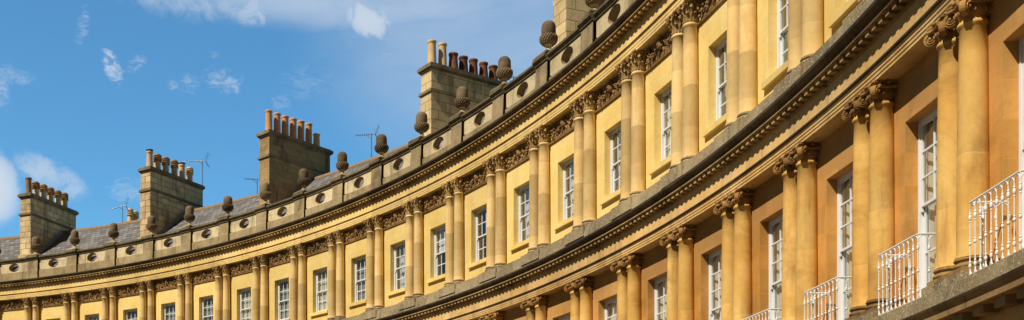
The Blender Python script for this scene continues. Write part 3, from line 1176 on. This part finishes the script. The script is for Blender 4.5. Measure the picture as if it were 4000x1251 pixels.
sky = N('ShaderNodeTexSky', sky_type='NISHITA')
sky.sun_disc = False
sky.sun_elevation = SUN_EL
sky.sun_rotation = math.atan2(sx, sy)
sky.air_density = 1.0
sky.dust_density = .4
sky.ozone_density = 2.0
tc = N('ShaderNodeTexCoord')
sep = N('ShaderNodeSeparateXYZ')
nt.links.new(tc.outputs['Generated'], sep.inputs[0])
az = mth('ARCTAN2', sep.outputs[0], sep.outputs[1])
el = mth('ARCSINE', sep.outputs[2])
F, U0, V0 = 4207.0, 1432.6, 1996.0


def azel(u, v):
    x, z = (u - U0) / F, (V0 - v) / F
    return math.atan2(x, 1), math.atan2(z, math.hypot(x, 1))


cv = N('ShaderNodeCombineXYZ')
nt.links.new(az, cv.inputs[0])
nt.links.new(el, cv.inputs[1])


def nz(scale, detail, rough, dist, sxy=(1, 1)):
    m_ = N('ShaderNodeVectorMath', operation='MULTIPLY')
    nt.links.new(cv.outputs[0], m_.inputs[0])
    m_.inputs[1].default_value = (sxy[0], sxy[1], 1)
    x = N('ShaderNodeTexNoise')
    nt.links.new(m_.outputs[0], x.inputs['Vector'])
    x.inputs['Scale'].default_value = scale
    x.inputs['Detail'].default_value = detail
    x.inputs['Roughness'].default_value = rough
    x.inputs['Distortion'].default_value = dist
    return x.outputs['Fac']


n_wisp = nz(95, 9, .66, 1.2, (.8, 1.6))
n_puff = nz(62, 10, .64, .7)
n_big = nz(30, 10, .62, .4)
n_soft = nz(7, 6, .58, .5, (.7, 1.3))
total = None


def mr(v, lo, hi, a, b_):
    x = N('ShaderNodeMapRange', interpolation_type='SMOOTHSTEP')
    nt.links.new(v, x.inputs[0])
    for i, q in enumerate((lo, hi, a, b_)):
        x.inputs[1 + i].default_value = q
    return x.outputs[0]


def blob(u, v, ru, rv, noise, lo, hi, gain, slant=0.0, bias=.22):
    """a cloud patch round a direction of the sky, eaten by noise"""
    global total
    a0, e0 = azel(u, v)
    da = mth('SUBTRACT', az, a0)
    de = mth('SUBTRACT', mth('SUBTRACT', el, e0), mth('MULTIPLY', da, slant))
    q = mth('ADD', mth('POWER', mth('ABSOLUTE', mth('DIVIDE', da, ru / F)), 2), mth('POWER', mth('ABSOLUTE', mth('DIVIDE', de, rv / F)), 2))
    env = mr(q, 0, 1, 1, 0)
    dens = mth('MULTIPLY', mr(mth('ADD', noise, mth('MULTIPLY', env, bias)), lo, hi, 0, gain), mth('POWER', env, .6))
    total = dens if total is None else mth('MAXIMUM', total, dens)


blob(1500, -20, 1000, 150, n_soft, .38, .95, .60, 0, .35)
blob(2000, 180, 900, 520, n_soft, .35, 1.0, .46, 0, .35)
blob(1400, 20, 700, 80, n_wisp, .52, .95, .40)
blob(800, -15, 420, 100, n_puff, .42, .95, .50, 0, .28)
blob(1440, 75, 120, 85, n_puff, .42, .80, .85, -.2, .3)
blob(985, 40, 90, 75, n_puff, .46, .85, .62, 0, .28)
blob(438, 258, 52, 75, n_wisp, .56, .90, .75, -.6)
blob(530, 250, 65, 40, n_wisp, .58, .92, .40, .5)
blob(325, 95, 38, 85, n_wisp, .58, .95, .40, 1.2)
blob(1512, 205, 60, 60, n_wisp, .56, .92, .50)
blob(880, 315, 120, 60, n_wisp, .57, .95, .50, -.2)
blob(740, 335, 55, 55, n_wisp, .57, .95, .42)
blob(675, 332, 35, 25, n_wisp, .55, .92, .35)
blob(835, 213, 30, 20, n_wisp, .55, .92, .28)
blob(1230, 325, 200, 90, n_wisp, .56, 1.0, .25)
blob(1100, 400, 60, 45, n_wisp, .56, .95, .30)
blob(-50, 735, 140, 165, n_big, .48, .72, .95, 0, .42)
blob(200, 690, 170, 75, n_puff, .46, .86, .58, -.35, .30)
blob(510, 745, 110, 65, n_wisp, .54, .95, .42)
blob(40, 295, 130, 50, n_wisp, .56, .95, .32)
blob(0, 365, 50, 90, n_wisp, .52, .92, .42)

tint = N('ShaderNodeMix', data_type='RGBA', blend_type='MULTIPLY')
tint.inputs[0].default_value = 1
nt.links.new(sky.outputs[0], tint.inputs[6])
tint.inputs[7].default_value = (.76, 1.46, 1.68, 1)
# sky dimmed overhead and behind the camera to weaken fill on shaded stone
fill_dim = N('ShaderNodeMix', data_type='RGBA', blend_type='MULTIPLY')
fill_dim.inputs[0].default_value = 1
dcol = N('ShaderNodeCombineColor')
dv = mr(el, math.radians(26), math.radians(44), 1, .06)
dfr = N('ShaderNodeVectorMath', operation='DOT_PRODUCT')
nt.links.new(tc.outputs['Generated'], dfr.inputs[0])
dfr.inputs[1].default_value = (.55, .83, 0)  # dimming direction turned so the right-hand sky still fills the chimney sides
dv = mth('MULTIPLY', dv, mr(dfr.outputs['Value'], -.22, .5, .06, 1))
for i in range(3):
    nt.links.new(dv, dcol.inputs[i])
nt.links.new(tint.outputs[2], fill_dim.inputs[6])
nt.links.new(dcol.outputs[0], fill_dim.inputs[7])
cm = N('ShaderNodeMix', data_type='RGBA')
nt.links.new(total, cm.inputs[0])
nt.links.new(fill_dim.outputs[2], cm.inputs[6])
cm.inputs[7].default_value = (6.4, 7.2, 8.2, 1)
# unseen broken cloud added over the back half of the sky as neutral fill
vt = N('ShaderNodeTexNoise')
nt.links.new(tc.outputs['Generated'], vt.inputs['Vector'])
vt.inputs['Scale'].default_value = 3.2
vt.inputs['Detail'].default_value = 7
dt = N('ShaderNodeVectorMath', operation='DOT_PRODUCT')
nt.links.new(tc.outputs['Generated'], dt.inputs[0])
dt.inputs[1].default_value = (-.55, -.80, .2)
back = mth('MULTIPLY', mr(dt.outputs['Value'], -.25, .5, 0, 1), mr(vt.outputs['Fac'], .45, .65, 0, .12))
cb = N('ShaderNodeMix', data_type='RGBA')
nt.links.new(back, cb.inputs[0])
nt.links.new(cm.outputs[2], cb.inputs[6])
cb.inputs[7].default_value = (7.6, 6.6, 5.6, 1)
bg = N('ShaderNodeBackground')
bg.inputs['Strength'].default_value = .10
nt.links.new(cb.outputs[2], bg.inputs['Color'])
wo = N('ShaderNodeOutputWorld')
nt.links.new(bg.outputs[0], wo.inputs['Surface'])

# ------------------------------------------------------------------ camera
cam = bpy.data.cameras.new('camera')
co = bpy.data.objects.new('camera', cam)
COL.objects.link(co)
co.location = (0, 0, EYE)
co.rotation_euler = (PI / 2, 0, 0)
cam.sensor_width = 36
cam.lens = 36 * F / 4000
cam.shift_x = -(U0 - 2000) / 4000
cam.shift_y = (V0 - 625.5) / 4000
cam.clip_end = 9000
sc.camera = co
sc.render.engine = 'CYCLES'
sc.cycles.diffuse_bounces = 2
sc.view_settings.view_transform = 'Standard'
sc.view_settings.look = 'None'
sc.view_settings.exposure = 0
